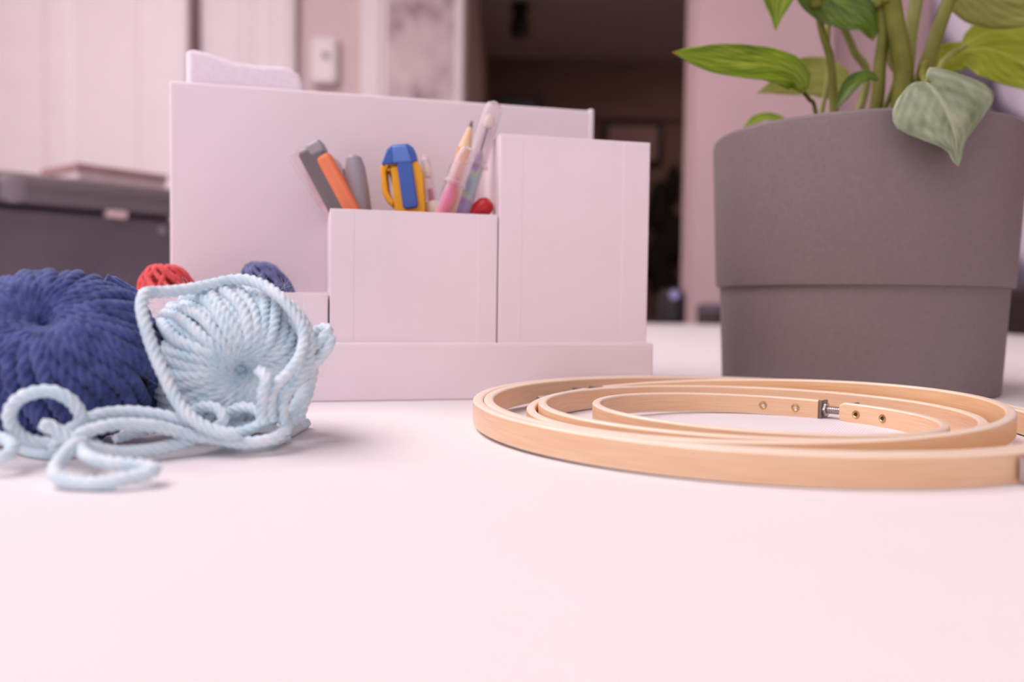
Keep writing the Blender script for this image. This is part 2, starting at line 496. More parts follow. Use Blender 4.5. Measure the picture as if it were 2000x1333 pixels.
q = MB(); q.lathe([(0.018, 0), (0.017, 0.004), (0.012, 0.007)], 20, (0.022, 0.008, 0.164), (0, -1, 0.15)); q.build('corner_stud', M_SLATE, ch, metres=True)
tag(ch, 'charcoal hard case with a rounded lid and pale latches at the back of the table', 'case')
bk = bpy.data.objects.new('closed_notebook', None); COL.objects.link(bk)
bk.location = (-0.565, 1.16, TZ + 0.187); bk.rotation_euler = (0, 0, CY + 0.12)
q = MB(); q.box(-0.058, 0.064, -0.04, 0.06, 0.001, 0.016); q.build('pages', M_PAGES, bk, smooth=False, bevel=0.001, metres=True)
q = MB(); q.box(-0.060, 0.066, -0.043, 0.062, 0.016, 0.025); q.box(-0.06, 0.066, -0.043, 0.062, 0.0, 0.001); q.build('cover', M_TAN, bk, smooth=False, bevel=0.001, metres=True)
tag(bk, 'dusty tan notebook lying flat on top of the charcoal case', 'notebook')

# things in the dark corridor
t = empty('framed_picture', (0, 0, 0)); t.location = (0.78, 5.55, 1.92)
q = MB(); q.box(-0.2, 0.2, 0.0, 0.03, -0.2, 0.08); q.build('frame', M_BLACK, t, smooth=False, bevel=0.015, metres=True)
q = MB(); q.box(-0.16, 0.16, -0.004, 0.004, -0.17, 0.05); q.build('print', M_TAN, t, smooth=False, metres=True)
tag(t, 'dark framed picture on the far wall of the dark corridor', 'picture')
q = MB()
for i in range(9):
    a = i / 8
    q.ball((1.0 + 0.06 * math.sin(i * 1.7), 5.52, 0.75 + 0.85 * a), (0.13 - 0.02 * abs(i - 4), 0.07, 0.12), 16, 8)
o = q.build('hanging_coat', M_BLACKFAB, None, metres=True)
tag(o, 'black coat hanging at the end of the dark corridor', 'coat')
t = empty('ceiling_spotlight', (0, 0, 0)); t.location = (0.02, 4.6, 2.42)
q = MB(); q.lathe([(0.05, 0), (0.05, -0.03), (0.02, -0.05)], 20); q.build('mount', M_BLACK, t, metres=True)
q = MB(); q.lathe([(0.04, 0), (0.055, -0.1), (0.05, -0.13)], 20, (0, 0, -0.04)); q.build('shade', M_BLACK, t, metres=True)
tag(t, 'black spotlight on the corridor ceiling', 'lamp')
q = MB(); q.box(0.0, 0.25, 4.2, 4.5, 0.0, 1.83)
o = q.build('speaker_cabinet', M_BLACK, None, smooth=False, bevel=0.02, metres=True)
o.location = (-0.115, 0, 0)
tag(o, 'tall black cabinet in the left corner of the dark corridor', 'cabinet')

# curtain and dark armchair at the right
q = MB()
nx, nz = 90, 8
vs = []
for j in range(nz + 1):
    for i in range(nx + 1):
        u = i / nx
        vs.append((1.20 + 1.3 * u, 2.44 + 0.035 * math.sin(u * 46 + 0.6 * math.sin(j)) , 0.08 + 2.24 * j / nz))
q.add(vs, [(j * (nx + 1) + i, j * (nx + 1) + i + 1, (j + 1) * (nx + 1) + i + 1, (j + 1) * (nx + 1) + i) for j in range(nz) for i in range(nx)])
o = q.build('curtain', M_CURTAIN, None, metres=True)
sm = o.modifiers.new('Solid', 'SOLIDIFY'); sm.thickness = 0.004
tag(o, 'pale lavender curtain with charcoal diagonal print behind the plant', 'curtain')
t = bpy.data.objects.new('armchair', None); COL.objects.link(t); t.location = (1.28, 1.75, 0)
for nm, b in (('seat', (-0.32, 0.42, -0.3, 0.4, 0.12, 0.44)), ('backrest', (-0.32, 0.42, 0.28, 0.46, 0.2, 0.84)), ('armrest', (-0.42, -0.30, -0.3, 0.46, 0.06, 0.62)), ('armrest', (0.40, 0.52, -0.3, 0.46, 0.06, 0.62))):
    q = MB(); q.box(*b); q.build(nm, M_DARKFAB, t, smooth=False, bevel=0.04, seg=4, metres=True)
for x in (-0.36, 0.46):
    for y in (-0.24, 0.4):
        q = MB(); q.lathe([(0.018, 0), (0.026, 0.12)], 14, (x, y, 0)); q.build('leg', M_BLACK, t, metres=True)
tag(t, 'dark brown armchair beyond the right end of the table', 'armchair')

# ================================================================== TABLE
tb = bpy.data.objects.new('table', None); COL.objects.link(tb); tb.location = (-0.20, 0.76, 0)
mbox('table_top', (-0.945, 0.945, -0.93, 0.935, 0.715, 0.7475), M_TAN, tb, 0.004)
for x in (-0.88, 0.88):
    for y in (-0.86, 0.86):
        mbox('leg', (x - 0.03, x + 0.03, y - 0.03, y + 0.03, 0, 0.715), M_TAN, tb, 0.004)
tag(tb, 'square-legged table under the white cloth', 'table')
# cloth: a sheet 2 mm thick that hangs over the edges, with a few soft ripples
q = MB()
X0, X1, Y0, Y1 = -1150, 750, -175, 1700
xs = [X0 - 3] * 2 + list(np.linspace(X0, X1, 88)) + [X1 + 3] * 2
ys = [Y0 - 3] * 2 + list(np.linspace(Y0, Y1, 74)) + [Y1 + 3] * 2
def hang(i, n): return -240 if i in (0, n - 1) else (-3 if i in (1, n - 2) else 0)
vs = []
for j, y in enumerate(ys):
    for i, x in enumerate(xs):
        zz = min(hang(i, len(xs)), hang(j, len(ys)))
        rip = 0.0
        if zz == 0 and y > 420:
            rip = 1.2 * math.sin(x * 0.021 + y * 0.006) * math.sin(y * 0.012 + 1)
            rip = max(rip, 0.0)
        vs.append((x, y, zz + rip))
W_ = len(xs)
q.add(vs, [(j * W_ + i, j * W_ + i + 1, (j + 1) * W_ + i + 1, (j + 1) * W_ + i) for j in range(len(ys) - 1) for i in range(W_ - 1)])
o = q.build('tablecloth', M_CLOTH)
sm = o.modifiers.new('Solid', 'SOLIDIFY'); sm.thickness = 0.0015; sm.offset = -1
tag(o, 'white woven tablecloth spread over the whole table', 'tablecloth')

# ================================================================== DESK ORGANIZER
BX, BY, YAW = -128.3, 284.3, 0.2374
OW, HL, HC, HT, HTR, HB, OD, XC, XL, TT = 186.6, 39.1, 69.45, 99.8, 21.4, 127.3, 68.2, 126.1, 64.3, 2.2
org = empty('desk_organizer', (BX, BY, 0), YAW)
ex = Vector((math.cos(YAW), math.sin(YAW), 0)); ey = Vector((-math.sin(YAW), math.cos(YAW), 0))
def obox(s, d, z):            # organizer coordinates -> table coordinates
    return Vector((BX, BY, 0)) + ex * s + ey * d + Vector((0, 0, z))
def open_box(q, x0, x1, y0, y1, z0, z1, t=2.0):
    """One solid open-topped box."""
    def rect(x0, x1, y0, y1, z): return [(x0, y0, z), (x1, y0, z), (x1, y1, z), (x0, y1, z)]
    v = rect(x0, x1, y0, y1, z0) + rect(x0, x1, y0, y1, z1) + rect(x0 + t, x1 - t, y0 + t, y1 - t, z1) + rect(x0 + t, x1 - t, y0 + t, y1 - t, z0 + t)
    f = [(3, 2, 1, 0), (12, 13, 14, 15)]
    for i in range(4):
        j = (i + 1) % 4
        f += [(i, j, j + 4, i + 4), (i + 4, j + 4, j + 8, i + 8), (i + 8, j + 8, j + 12, i + 12)]
    q.add(v, f)
def wraps(q, x0, x1, z0, z1, wl, wr):
    q.box(x0 + 0.3, x0 + wl, -0.09, 0.3, z0 + 0.8, z1 - 0.8)
    q.box(x1 - wr, x1 - 0.3, -0.09, 0.3, z0 + 0.5, z1 - 0.5)
q = MB(); open_box(q, -TT, OW + TT, -TT, OD + 27 + TT, 0, HTR, TT - 0.15); q.build('base_tray', M_PAPER, org, smooth=True, bevel=0.8, seg=3)
q = MB(); open_box(q, 0, XL - 0.6, 0, OD - 0.4, TT, HL); wraps(q, 0, XL - 0.6, TT, HL, 8.5, 8.5); q.build('low_compartment', M_PAPER, org, smooth=True, bevel=0.8, seg=3)
q = MB(); open_box(q, XL, XC - 0.2, 0, OD - 0.4, TT, HC); wraps(q, XL, XC - 0.2, TT, HC, 8.6, 7.6); q.build('pen_compartment', M_PAPER, org, smooth=True, bevel=0.8, seg=3)
q = MB(); open_box(q, XC + 0.3, OW, 0, OD - 0.4, TT, HT); wraps(q, XC + 0.3, OW, TT, HT, 9.0, 11.0); q.build('tall_compartment', M_PAPER, org, smooth=True, bevel=0.8, seg=3)
q = MB(); open_box(q, 0, OW, OD, OD + 27, TT, HB, 2.4); q.box(OW - 2.6, OW + 0.2, OD - 0.35, OD + 27, HL, HB + 0.8); q.build('file_compartment', M_PAPER, org, smooth=True, bevel=1.1, seg=4)
tag(org, 'lilac-white cardboard desk organizer with stepped compartments on a base tray', 'organizer')

# folded white felt in the rear slot
def felt():
    prof = [(x * 1.069, z * 1.069 - 3.5) for x, z in [(6.5, 10), (6.5, 136.5), (8, 138.3), (15, 137.0), (24, 134.3), (34, 133.6), (42, 134.0), (46, 133.8), (49.8, 131.6), (52, 127), (52, 10)]]
    q = MB(); q.prism(prof, 'y', OD + 4.5, OD + 17)
    o = q.build('folded_felt', M_FELT, None, smooth=True, bevel=3.2, seg=5, angle=60)
    fo = obox(-1.0, 0, 0); o.location = (fo.x * K, fo.y * K, TZ - 0.0015); o.rotation_euler = (0, 0, YAW)
    tag(o, 'folded white felt sticking up from the rear slot of the organizer', 'felt')
felt()

# ================================================================== EMBROIDERY HOOPS
def sweep_ring(q, c, r_out, thick, z_top, hgt, a=0.0, b=0.0, t0=0.0, t1=2 * PI, rnd=0.8, n=220, end_round=0.0, wob=0.0):
    """Flat strip bent to an arc; rounded edges; tilted by slopes a (along x) and b (along y)."""
    full = abs(t1 - t0 - 2 * PI) < 1e-6
    prof = []
    rr = min(rnd, thick * 0.48)
    for cx, cz, a0 in ((-rr, -rr, 0), (-thick + rr, -rr, 90), (-thick + rr, -hgt + rr, 180), (-rr, -hgt + rr, 270)):
        for k in range(5):
            an = math.radians(a0 + 90 * k / 4)
            prof.append((cx + rr * math.cos(an), cz + rr * math.sin(an)))
    m_ = len(prof)
    cnt = n if full else n + 1
    vs = []
    for i in range(cnt):
        th = t0 + (t1 - t0) * i / n
        sh = 1.0
        if end_round and not full:
            e = (n - i) * (t1 - t0) / n * r_out
            if e < end_round: sh = 1 - 0.28 * (1 - e / end_round) ** 2
        for px, pz in prof:
            r = r_out + px
            zc = -hgt / 2 + (pz + hgt / 2) * sh
            x, y = r * math.cos(th), r * math.sin(th)
            vs.append((c[0] + x, c[1] + y, z_top + a * x + b * y + zc + wob * math.sin(3 * th)))
    per = [0]
    for k in range(m_): per.append(per[-1] + math.hypot(prof[(k + 1) % m_][0] - prof[k][0], prof[(k + 1) % m_][1] - prof[k][1]))
    fs, us = [], []
    for i in range(n):
        j = (i + 1) % cnt
        for k in range(m_):
            k2 = (k + 1) % m_
            fs.append((i * m_ + k, j * m_ + k, j * m_ + k2, i * m_ + k2))
            u0, u1 = (t0 + (t1 - t0) * i / n) * r_out * K, (t0 + (t1 - t0) * (i + 1) / n) * r_out * K
            us.append([(u0, per[k] * K), (u1, per[k] * K), (u1, per[k + 1] * K), (u0, per[k + 1] * K)])
    if not full:
        for i, rev in ((0, False), (n, True)):
            f = [i * m_ + k for k in range(m_)]
            fs.append(tuple(reversed(f)) if rev else tuple(f))
            us.append([(0.0, 0.002)] * m_)
    b0 = len(q.mi)
    q.add(vs, fs, us)
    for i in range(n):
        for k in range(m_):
            if 1 <= k <= 7 or 11 <= k <= 17: q.mi[b0 + i * m_ + k] = 1        # strip edges, coloured paler for the light on the rims

def frame_at(c, r, th, z):
    """Matrix whose X runs along the ring (counter-clockwise), Y outward, Z up, at angle th."""
    o = Vector((c[0] + r * math.cos(th), c[1] + r * math.sin(th), z))
    X = Vector((-math.sin(th), math.cos(th), 0)); Y = Vector((math.cos(th), math.sin(th), 0)); Z = Vector((0, 0, 1))
    return Matrix(((X.x, Y.x, Z.x, o.x), (X.y, Y.y, Z.y, o.y), (X.z, Y.z, Z.z, o.z), (0, 0, 0, 1)))

def hardware(root, c, r, t_a, t_b, z_mid, hgt, long_side=1, inset=0.0, plate=None):
    """Two steel brackets outside the cut ring, a threaded bolt across the gap, and a knurled head."""
    tm = (t_a + t_b) / 2
    half = (t_b - t_a) / 2 * r
    for sgn, th in ((-1, t_a), (1, t_b)):
        F = frame_at(c, r, th, z_mid)
        q = MB()
        a, b = (-9, 0.0) if sgn < 0 else (0.0, 9)
        q.box(a, b, 0.05, 0.85, -hgt * 0.40, hgt * 0.40)            # plate on the outside of the strip
        e = 0.0 - inset if sgn < 0 else -0.9
        q.box(e, e + 0.9, 0.4 if (sgn < 0 and inset) else -1.9, 4.6, -hgt * 0.46, hgt * 0.46)       # turned flange
        q.xform(F); q.build('bracket', plate or M_DARKSTEEL, root, smooth=False, bevel=0.25)
    F = frame_at(c, r, tm, z_mid)
    yb = 0.9
    q = MB(); R0 = 1.3
    n = int((2 * half + 23) / 0.16)
    prof = [(R0 * (1.0 if i % 4 < 2 else 0.78), -half - 3 + i * 0.16) for i in range(n)]
    q.lathe(prof, 16, (0, yb, 0), (long_side, 0, 0)); q.xform(F); q.build('bolt', M_STEEL, root, angle=25)
    q = MB(); q.lathe([(2.2, -half + 0.9), (2.35, -half + 1.1), (2.35, -half + 1.8), (2.2, -half + 2.0)], 6, (0, yb, 0), (long_side, 0, 0))
    q.xform(F); q.build('nut', M_STEEL, root, smooth=False, bevel=0.12)
    return F

def eyelet(root, c, r_in, th, z, core, tilt=0):
    F = frame_at(c, r_in, th, z)
    q = MB()
    q.lathe([(0.62, -0.2), (0.62, 0.22), (0.85, 0.42), (1.2, 0.30), (1.32, 0.0), (1.32, -0.2)], 24, (0, 0, 0), (0, -1, 0), caps=False, closed=True)
    q.xform(F); o = q.build('eyelet', M_BRASS, root)
    q = MB(); q.lathe([(0.66, 0.02), (0.66, 0.1)], 20, (0, 0, 0), (0, -1, 0)); q.xform(F); q.build('eyelet_hole_fill', core, o)

# --- the largest hoop: two nested rings
c1 = (70.8, 245.2); R1 = 82.05; H1 = 7.02; Z1 = 7.91; a1, b1 = -0.005, 0.0109
g1 = -1.005                       # angle of its clamp, towards the front right
big = empty('embroidery_hoop', (0, 0, 0))
q = MB(); sweep_ring(q, c1, R1, 3.05, Z1, H1, a1, b1, g1 + 0.035, g1 - 0.035 + 2 * PI, n=260); q.build('outer_ring', [M_BAMBOO, M_LITEDGE], big, angle=40)
q = MB(); sweep_ring(q, c1, R1 - 3.15, 2.95, Z1, H1, a1, b1, n=260); q.build('inner_ring', [M_BAMBOO, M_LITEDGE], big, angle=40)
hardware(big, c1, R1, g1 - 0.035, g1 + 0.035, Z1 - H1 / 2 + R1 * (a1 * math.cos(g1) + b1 * math.sin(g1)), 6.2, plate=M_STEEL)
tag(big, 'largest bamboo embroidery hoop lying flat around the two smaller hoops', 'embroidery hoop', 'nested embroidery hoops')

# --- the middle hoop: its outer ring rides up at the right end
c2 = (70.5, 241.6); R2 = 66.05
a2, b2 = 0.0424, 0.01
mid = empty('embroidery_hoop', (0, 0, 0))
gA2, gB2 = 2.208, 2.336
q = MB(); sweep_ring(q, c2, R2, 2.7, 8.5, 6.2, a2, b2, gB2, gA2 + 2 * PI, n=240); q.build('outer_ring', [M_BAMBOO2, M_LITEDGE], mid, angle=40)
q = MB(); sweep_ring(q, (69.5, 243.0), 61.5, 2.6, 7.25, 7.0, n=240); q.build('inner_ring', [M_BAMBOO, M_LITEDGE], mid, angle=40)
hardware(mid, c2, R2, gA2, gB2, 8.5 - 3.1 + R2 * (a2 * math.cos(2.27) + b2 * math.sin(2.27)), 6.2)
tag(mid, 'middle-sized bamboo embroidery hoop nested inside the largest hoop', 'embroidery hoop', 'nested embroidery hoops')

# --- the smallest hoop: a single split ring with its clamp at the back right
c3 = (70.9, 234.8); R3 = 47.65; a3, b3 = -0.022, -0.009; H3 = 6.4; Z3 = 7.1
small = empty('embroidery_hoop', (0, 0, 0))
tA, tB = 0.718, 0.875
q = MB(); sweep_ring(q, c3, R3, 2.5, Z3, H3, a3, b3, tB, tA + 2 * PI, n=220, end_round=1.6); q.build('outer_ring', [M_BAMBOO, M_LITEDGE], small, angle=40)
zg = Z3 - H3 / 2 + a3 * R3 * math.cos(0.75) + b3 * R3 * math.sin(0.75)
hardware(small, c3, R3, tA, tB, zg, H3, long_side=-1, inset=3.2)
for th, core in ((1.034, M_LITHOLE), (1.264, M_LITHOLE), (0.591, M_HOLE), (0.374, M_HOLE)):
    eyelet(small, c3, R3 - 2.5, th, Z3 - H3 / 2 + a3 * R3 * math.cos(th) + b3 * R3 * math.sin(th), core)
tag(small, 'smallest bamboo embroidery hoop with a steel bolt across its gap', 'embroidery hoop', 'nested embroidery hoops')

# ================================================================== YARN
def wind(q, c, radii, axis, n, rad, swirl=0.5, hole=0.10, rjit=0.6, lobes=4, pitch=3.6, seg=16, rings=150, dimple=0.5, dw=0.3, t_end=PI - 0.12, depth=0.3, jit=0.25):
    """Strands that run from the hole of a ball over its surface to the far pole."""
    ax = Vector(axis).normalized()
    Q = np.array(ax.to_track_quat('Z', 'Y').to_matrix())
    for i in range(n):
        ph0 = 2 * PI * (i + rng.uniform(-jit, jit)) / n
        ts = hole + abs(rng.normal(0, 0.03)) + (0.16 if i % 2 else 0.0)
        t = np.linspace(ts, t_end - (0.25 if i % 3 else 0), rings)
        ph = ph0 + swirl * (t - ts) / PI + 0.07 * np.sin(t * rng.uniform(2, 5) + rng.uniform(0, 6)) * np.sin(t)
        lift = rng.normal(0, rjit * 0.6) * np.sin(t) + rjit * 0.35 * np.sin(t * 3 + rng.uniform(0, 6))
        dip = dimple * np.exp(-(t / dw) ** 2)
        d = np.c_[np.sin(t) * np.cos(ph), np.sin(t) * np.sin(ph), np.cos(t)] @ Q.T
        rr = (1 - dip)[:, None]
        P = np.array(c)[None, :] + d * (np.array(radii)[None, :] + lift[:, None] - (0.9 * rad if i % 2 else 0)) * rr
        # the far side keeps clear of the table
        P[:, 2] = np.maximum(P[:, 2], rad * 1.02)
        q.tube(P, rad * rng.uniform(0.92, 1.08), seg, lobes, depth, pitch * rng.uniform(0.9, 1.1))
def fuzz(q, c, radii, n, ln, rad=0.035):
    for i in range(n):
        d = rng.normal(size=3); d /= np.linalg.norm(d)
        if d[2] < -0.3: d[2] *= -1
        p = np.array(c) + d * np.array(radii) * 1.0
        s_ = rng.normal(size=3); s_ -= d * (s_ @ d) * 0.7
        L = ln * rng.uniform(0.3, 1.0)
        t = np.linspace(0, 1, 8)[:, None]
        P = p + (d * 0.55 + s_ * 0.5) * L * t + (rng.normal(size=3) * 0.5) * L * t ** 2
        P[:, 2] = np.maximum(P[:, 2], 0.3)
        q.tube(P, rad, 3)

# --- navy ball at the left edge
cD = spot(112, 690, 203); cD.z = 21.4
rD = (24.0, 20.0, 20.0)
nb = empty('yarn_ball', (0, 0, 0))
axD = spot(62, 588, 186) - cD
q = MB(); q.ball(cD - axD.normalized() * 4.5, tuple(r * 0.80 for r in rD), 32, 20)
wind(q, cD, rD, axD, 70, 1.65, 0.85, 0.13, 0.55, dimple=0.5, pitch=2.3, depth=0.36)
q.build('winding', M_NAVY, nb, angle=180)
q = MB()
for i in range(5):
    base = [(205 + 7 * i, 548 + 5 * i, 222), (232 + 7 * i, 560 + 4 * i, 224), (252 + 5 * i, 600 + 4 * i, 225), (262 + 6 * i, 660, 224), (282 + 5 * i, 740, 222), (290 + 4 * i, 800, 221)]
    P = [spot(a, b, d) for a, b, d in base]
    for p in P: p.z = max(p.z, 1.8)
    q.tube(smooth_path(P, 200), 1.7, 14, 4, 0.42, 2.0)
q.build('rear_strands', M_NAVY, nb, angle=180)
q = MB(); fuzz(q, cD, tuple(r + 1 for r in rD), 420, 5, 0.025); q.build('fuzz', M_NAVY, nb, angle=180)
tag(nb, 'navy blue ball of chunky yarn at the left edge of the table', 'yarn ball', 'balls of yarn on the table')

# --- pale blue ball
cL = spot(455, 690, 218); cL.z = 20.6
rL = (20.6, 19.0, 19.4)
lb = empty('yarn_ball', (0, 0, 0))
axL = spot(487, 752, 196.5) - cL
q = MB(); q.ball(cL - axL.normalized() * 5.5, tuple(r * 0.84 for r in rL), 32, 20)
wind(q, cL, rL, axL, 66, 1.4, 0.5, 0.2, 0.7, dimple=0.7, dw=0.32, pitch=2.0, depth=0.36)
q.build('winding', M_SKY, lb, angle=180)
def strand(pts, rad=1.5, n=90, name='loose_strand', par=None):
    rad *= 0.9
    P = [spot(p[0], p[1], p[2]) if p[2] > 20 else spot(p[0], p[1], None, p[2]) for p in pts]
    for p in P: p.z = max(p.z, rad * 0.98)
    q = MB(); q.tube(smooth_path(P, n * 3), rad, 14, 4, 0.34, 2.0, taper=((0, 0.55), (0.008, 0.85), (0.02, 1), (0.98, 1), (0.992, 0.85), (1, 0.55)))
    return q.build(name, M_SKY, par, angle=180)
# strands hanging down the right flank of the ball
for pts in (
    [(520, 560, 206), (552, 585, 203), (590, 640, 202), (588, 690, 199), (562, 730, 196), (534, 760, 194), (528, 800, 194), (532, 826, 194)],
    [(540, 575, 210), (585, 615, 206), (604, 655, 204), (603, 700, 202), (585, 740, 199), (560, 770, 197), (552, 800, 196), (556, 834, 196)],
    [(570, 620, 210), (606, 680, 208), (606, 730, 206), (592, 770, 203), (576, 800, 202), (572, 832, 201)],
    [(580, 640, 214), (612, 700, 212), (604, 760, 209), (590, 800, 207), (584, 826, 206)],
    [(505, 722, 194), (520, 740, 192), (514, 770, 192), (512, 800, 193), (516, 830, 193)],
    [(600, 690, 206), (625, 668, 207), (640, 648, 208), (636, 641, 209), (622, 645, 210), (610, 655, 211), (600, 672, 212)],
    [(648, 655, 208), (640, 680, 207), (620, 705, 206), (600, 725, 205), (588, 770, 203), (566, 812, 201)],
):
    strand(pts, 1.45, 80, 'draped_strand', lb)
# the strand that stands up at the left, crosses over the top and runs down at the right
strand([(470, 850, 188), (420, 842, 187), (375, 818, 187), (345, 782, 188), (318, 728, 189), (298, 680, 190), (284, 636, 191), (277, 600, 193), (284, 574, 196), (310, 571, 200), (355, 567, 204),
        (405, 558, 208), (450, 548, 211), (482, 547, 211), (515, 558, 209), (550, 583, 206), (580, 612, 204), (600, 650, 203)], 1.55, 240, 'crossing_strand', lb)
# loose loops of the same yarn on the cloth in front
strand([(110, 868, 178), (60, 862, 176), (30, 842, 175), (18, 812, 174), (34, 782, 174), (68, 767, 175), (105, 766, 176), (140, 785, 177), (158, 815, 178), (160, 850, 179), (175, 868, 180), (200, 872, 181)], 1.5, 150, 'loose_strand', lb)
strand([(78, 828, 170), (100, 836, 171), (135, 856, 172), (170, 874, 173), (210, 882, 176), (250, 884, 179), (310, 877, 184), (372, 861, 190), (412, 846, 196), (450, 838, 199)], 1.6, 150, 'loose_strand', lb)
strand([(100, 880, 176), (140, 838, 178), (186, 813, 181), (225, 806, 184), (263, 805, 186), (310, 811, 188), (356, 822, 190), (400, 838, 192), (450, 848, 193)], 1.5, 150, 'loose_strand', lb)
strand([(124, 894, 172), (149, 856, 173), (174, 842, 175), (217, 831, 178), (263, 829, 181), (310, 834, 184), (366, 849, 188), (420, 858, 190), (480, 865, 190), (530, 858, 192), (556, 842, 195), (560, 826, 198), (543, 815, 200), (510, 818, 203)], 1.5, 200, 'loose_strand', lb)
strand([(160, 862, 170), (138, 876, 166), (114, 905, 160), (108, 925, 156), (125, 938, 154.5), (160, 944, 154), (217, 942, 154), (263, 932, 156), (296, 922, 158), (300, 915, 160), (279, 911, 161), (217, 905, 161), (176, 894, 163), (158, 876, 168), (165, 860, 172)], 1.45, 220, 'loose_strand', lb)
strand([(-40, 850, 173), (-14, 853, 173), (8, 857, 172), (22, 866, 170), (24, 878, 168), (10, 891, 166), (-14, 897, 165), (-40, 893, 165)], 1.4, 70, 'loose_strand', lb)
strand([(31, 872, 1.5), (60, 882, 1.5), (102, 887, 1.5), (140, 884, 1.5)], 1.4, 60, 'loose_strand', lb)
strand([(370, 806, 197), (398, 794, 196), (425, 799, 195), (436, 816, 194), (428, 832, 194), (405, 842, 194), (440, 850, 194)], 1.4, 90, 'loose_strand', lb)
strand([(436, 812, 199), (465, 797, 198), (495, 799, 197), (511, 814, 196), (505, 830, 195), (480, 842, 194), (455, 848, 193)], 1.4, 90, 'loose_strand', lb)
strand([(440, 838, 200), (480, 834, 200), (520, 836, 200), (558, 848, 1.45), (580, 838, 1.45), (600, 826, 1.45)], 1.4, 90, 'loose_strand', lb)
strand([(223, 858, 190), (248, 852, 193), (279, 843, 196), (320, 838, 198)], 1.2, 50, 'loose_strand', lb)
strand([(430, 872, 1.2), (480, 876, 1.2), (530, 870, 1.2), (566, 856, 1.2)], 0.6, 60, 'loose_strand', lb)
q = MB(); fuzz(q, cL, tuple(r + 1.4 for r in rL), 300, 5, 0.025); q.build('fuzz', M_SKY, lb, angle=180)
tag(lb, 'pale blue ball of chunky yarn with loose loops spilling in front', 'yarn ball', 'balls of yarn on the table')

# --- two floss skeins in the low compartment
def skein(px_top, d, name, mat, lean, rx, rz, label, floor=TT + 2.2):
    top = spot(px_top[0], px_top[1], d * 1.085)
    h = top.z - floor
    c = Vector((top.x - lean * h * 0.5, top.y, floor + h / 2))
    q = MB()
    q.ball((0, 0, 0), (rx * 0.8, rx * 0.72, h / 2 * 0.93), 20, 14)
    n = 26
    for i in range(n):
        a = 2 * PI * i / n + rng.uniform(-.06, .06)
        t = np.linspace(0.12, PI - 0.12, 40)
        w = a + (1.5 if i % 3 else -0.7) * (t - 1.5)
        k = rng.uniform(0.86, 1.0)
        P = np.c_[rx * k * np.sin(t) ** 0.62 * np.cos(w), rx * 0.9 * k * np.sin(t) ** 0.62 * np.sin(w), h / 2 * np.cos(t) * (0.97 + 0.02 * k)]
        q.tube(P, 1.0, 8, 3, 0.25, 3.0)
    M = Matrix.Shear('XY', 4, (lean, 0)) if False else Matrix(((1, 0, lean, c.x), (0, 1, 0, c.y), (0, 0, 1, c.z), (0, 0, 0, 1)))
    q.xform(M)
    o = q.build(name, mat, None, angle=180)
    return tag(o, label, 'floss', 'floss skeins in the low compartment')
skein((322, 519), 297, 'floss_skein', M_RED, -0.10, 12.0, 20, 'coral red floss skein peeking out of the low left compartment')
skein((508, 514), 306, 'floss_skein', M_DENIM, -0.28, 11.0, 20, 'denim blue floss skein leaning in the low left compartment')

# ================================================================== PENS in the organizer
KD = 1.085
def stick(top, rim, floor_z=4.6):
    """Line from the top point through the rim crossing down to the compartment floor."""
    a, b = spot(top[0], top[1], top[2] * KD), spot(rim[0], rim[1], rim[2] * KD)
    d = (b - a)
    t = (floor_z - a.z) / d.z
    return a, a + d * t
def pen_root(name, base): return empty(name, base)
def along(root, base, top):
    ax = (top - base); return ax.length, ax.normalized()
def shell(prof_out, wall, closed_top=True):
    """Hollow barrel profile for a clear tube."""
    return prof_out + [(max(r - wall, 0.02), h) for r, h in reversed(prof_out)]

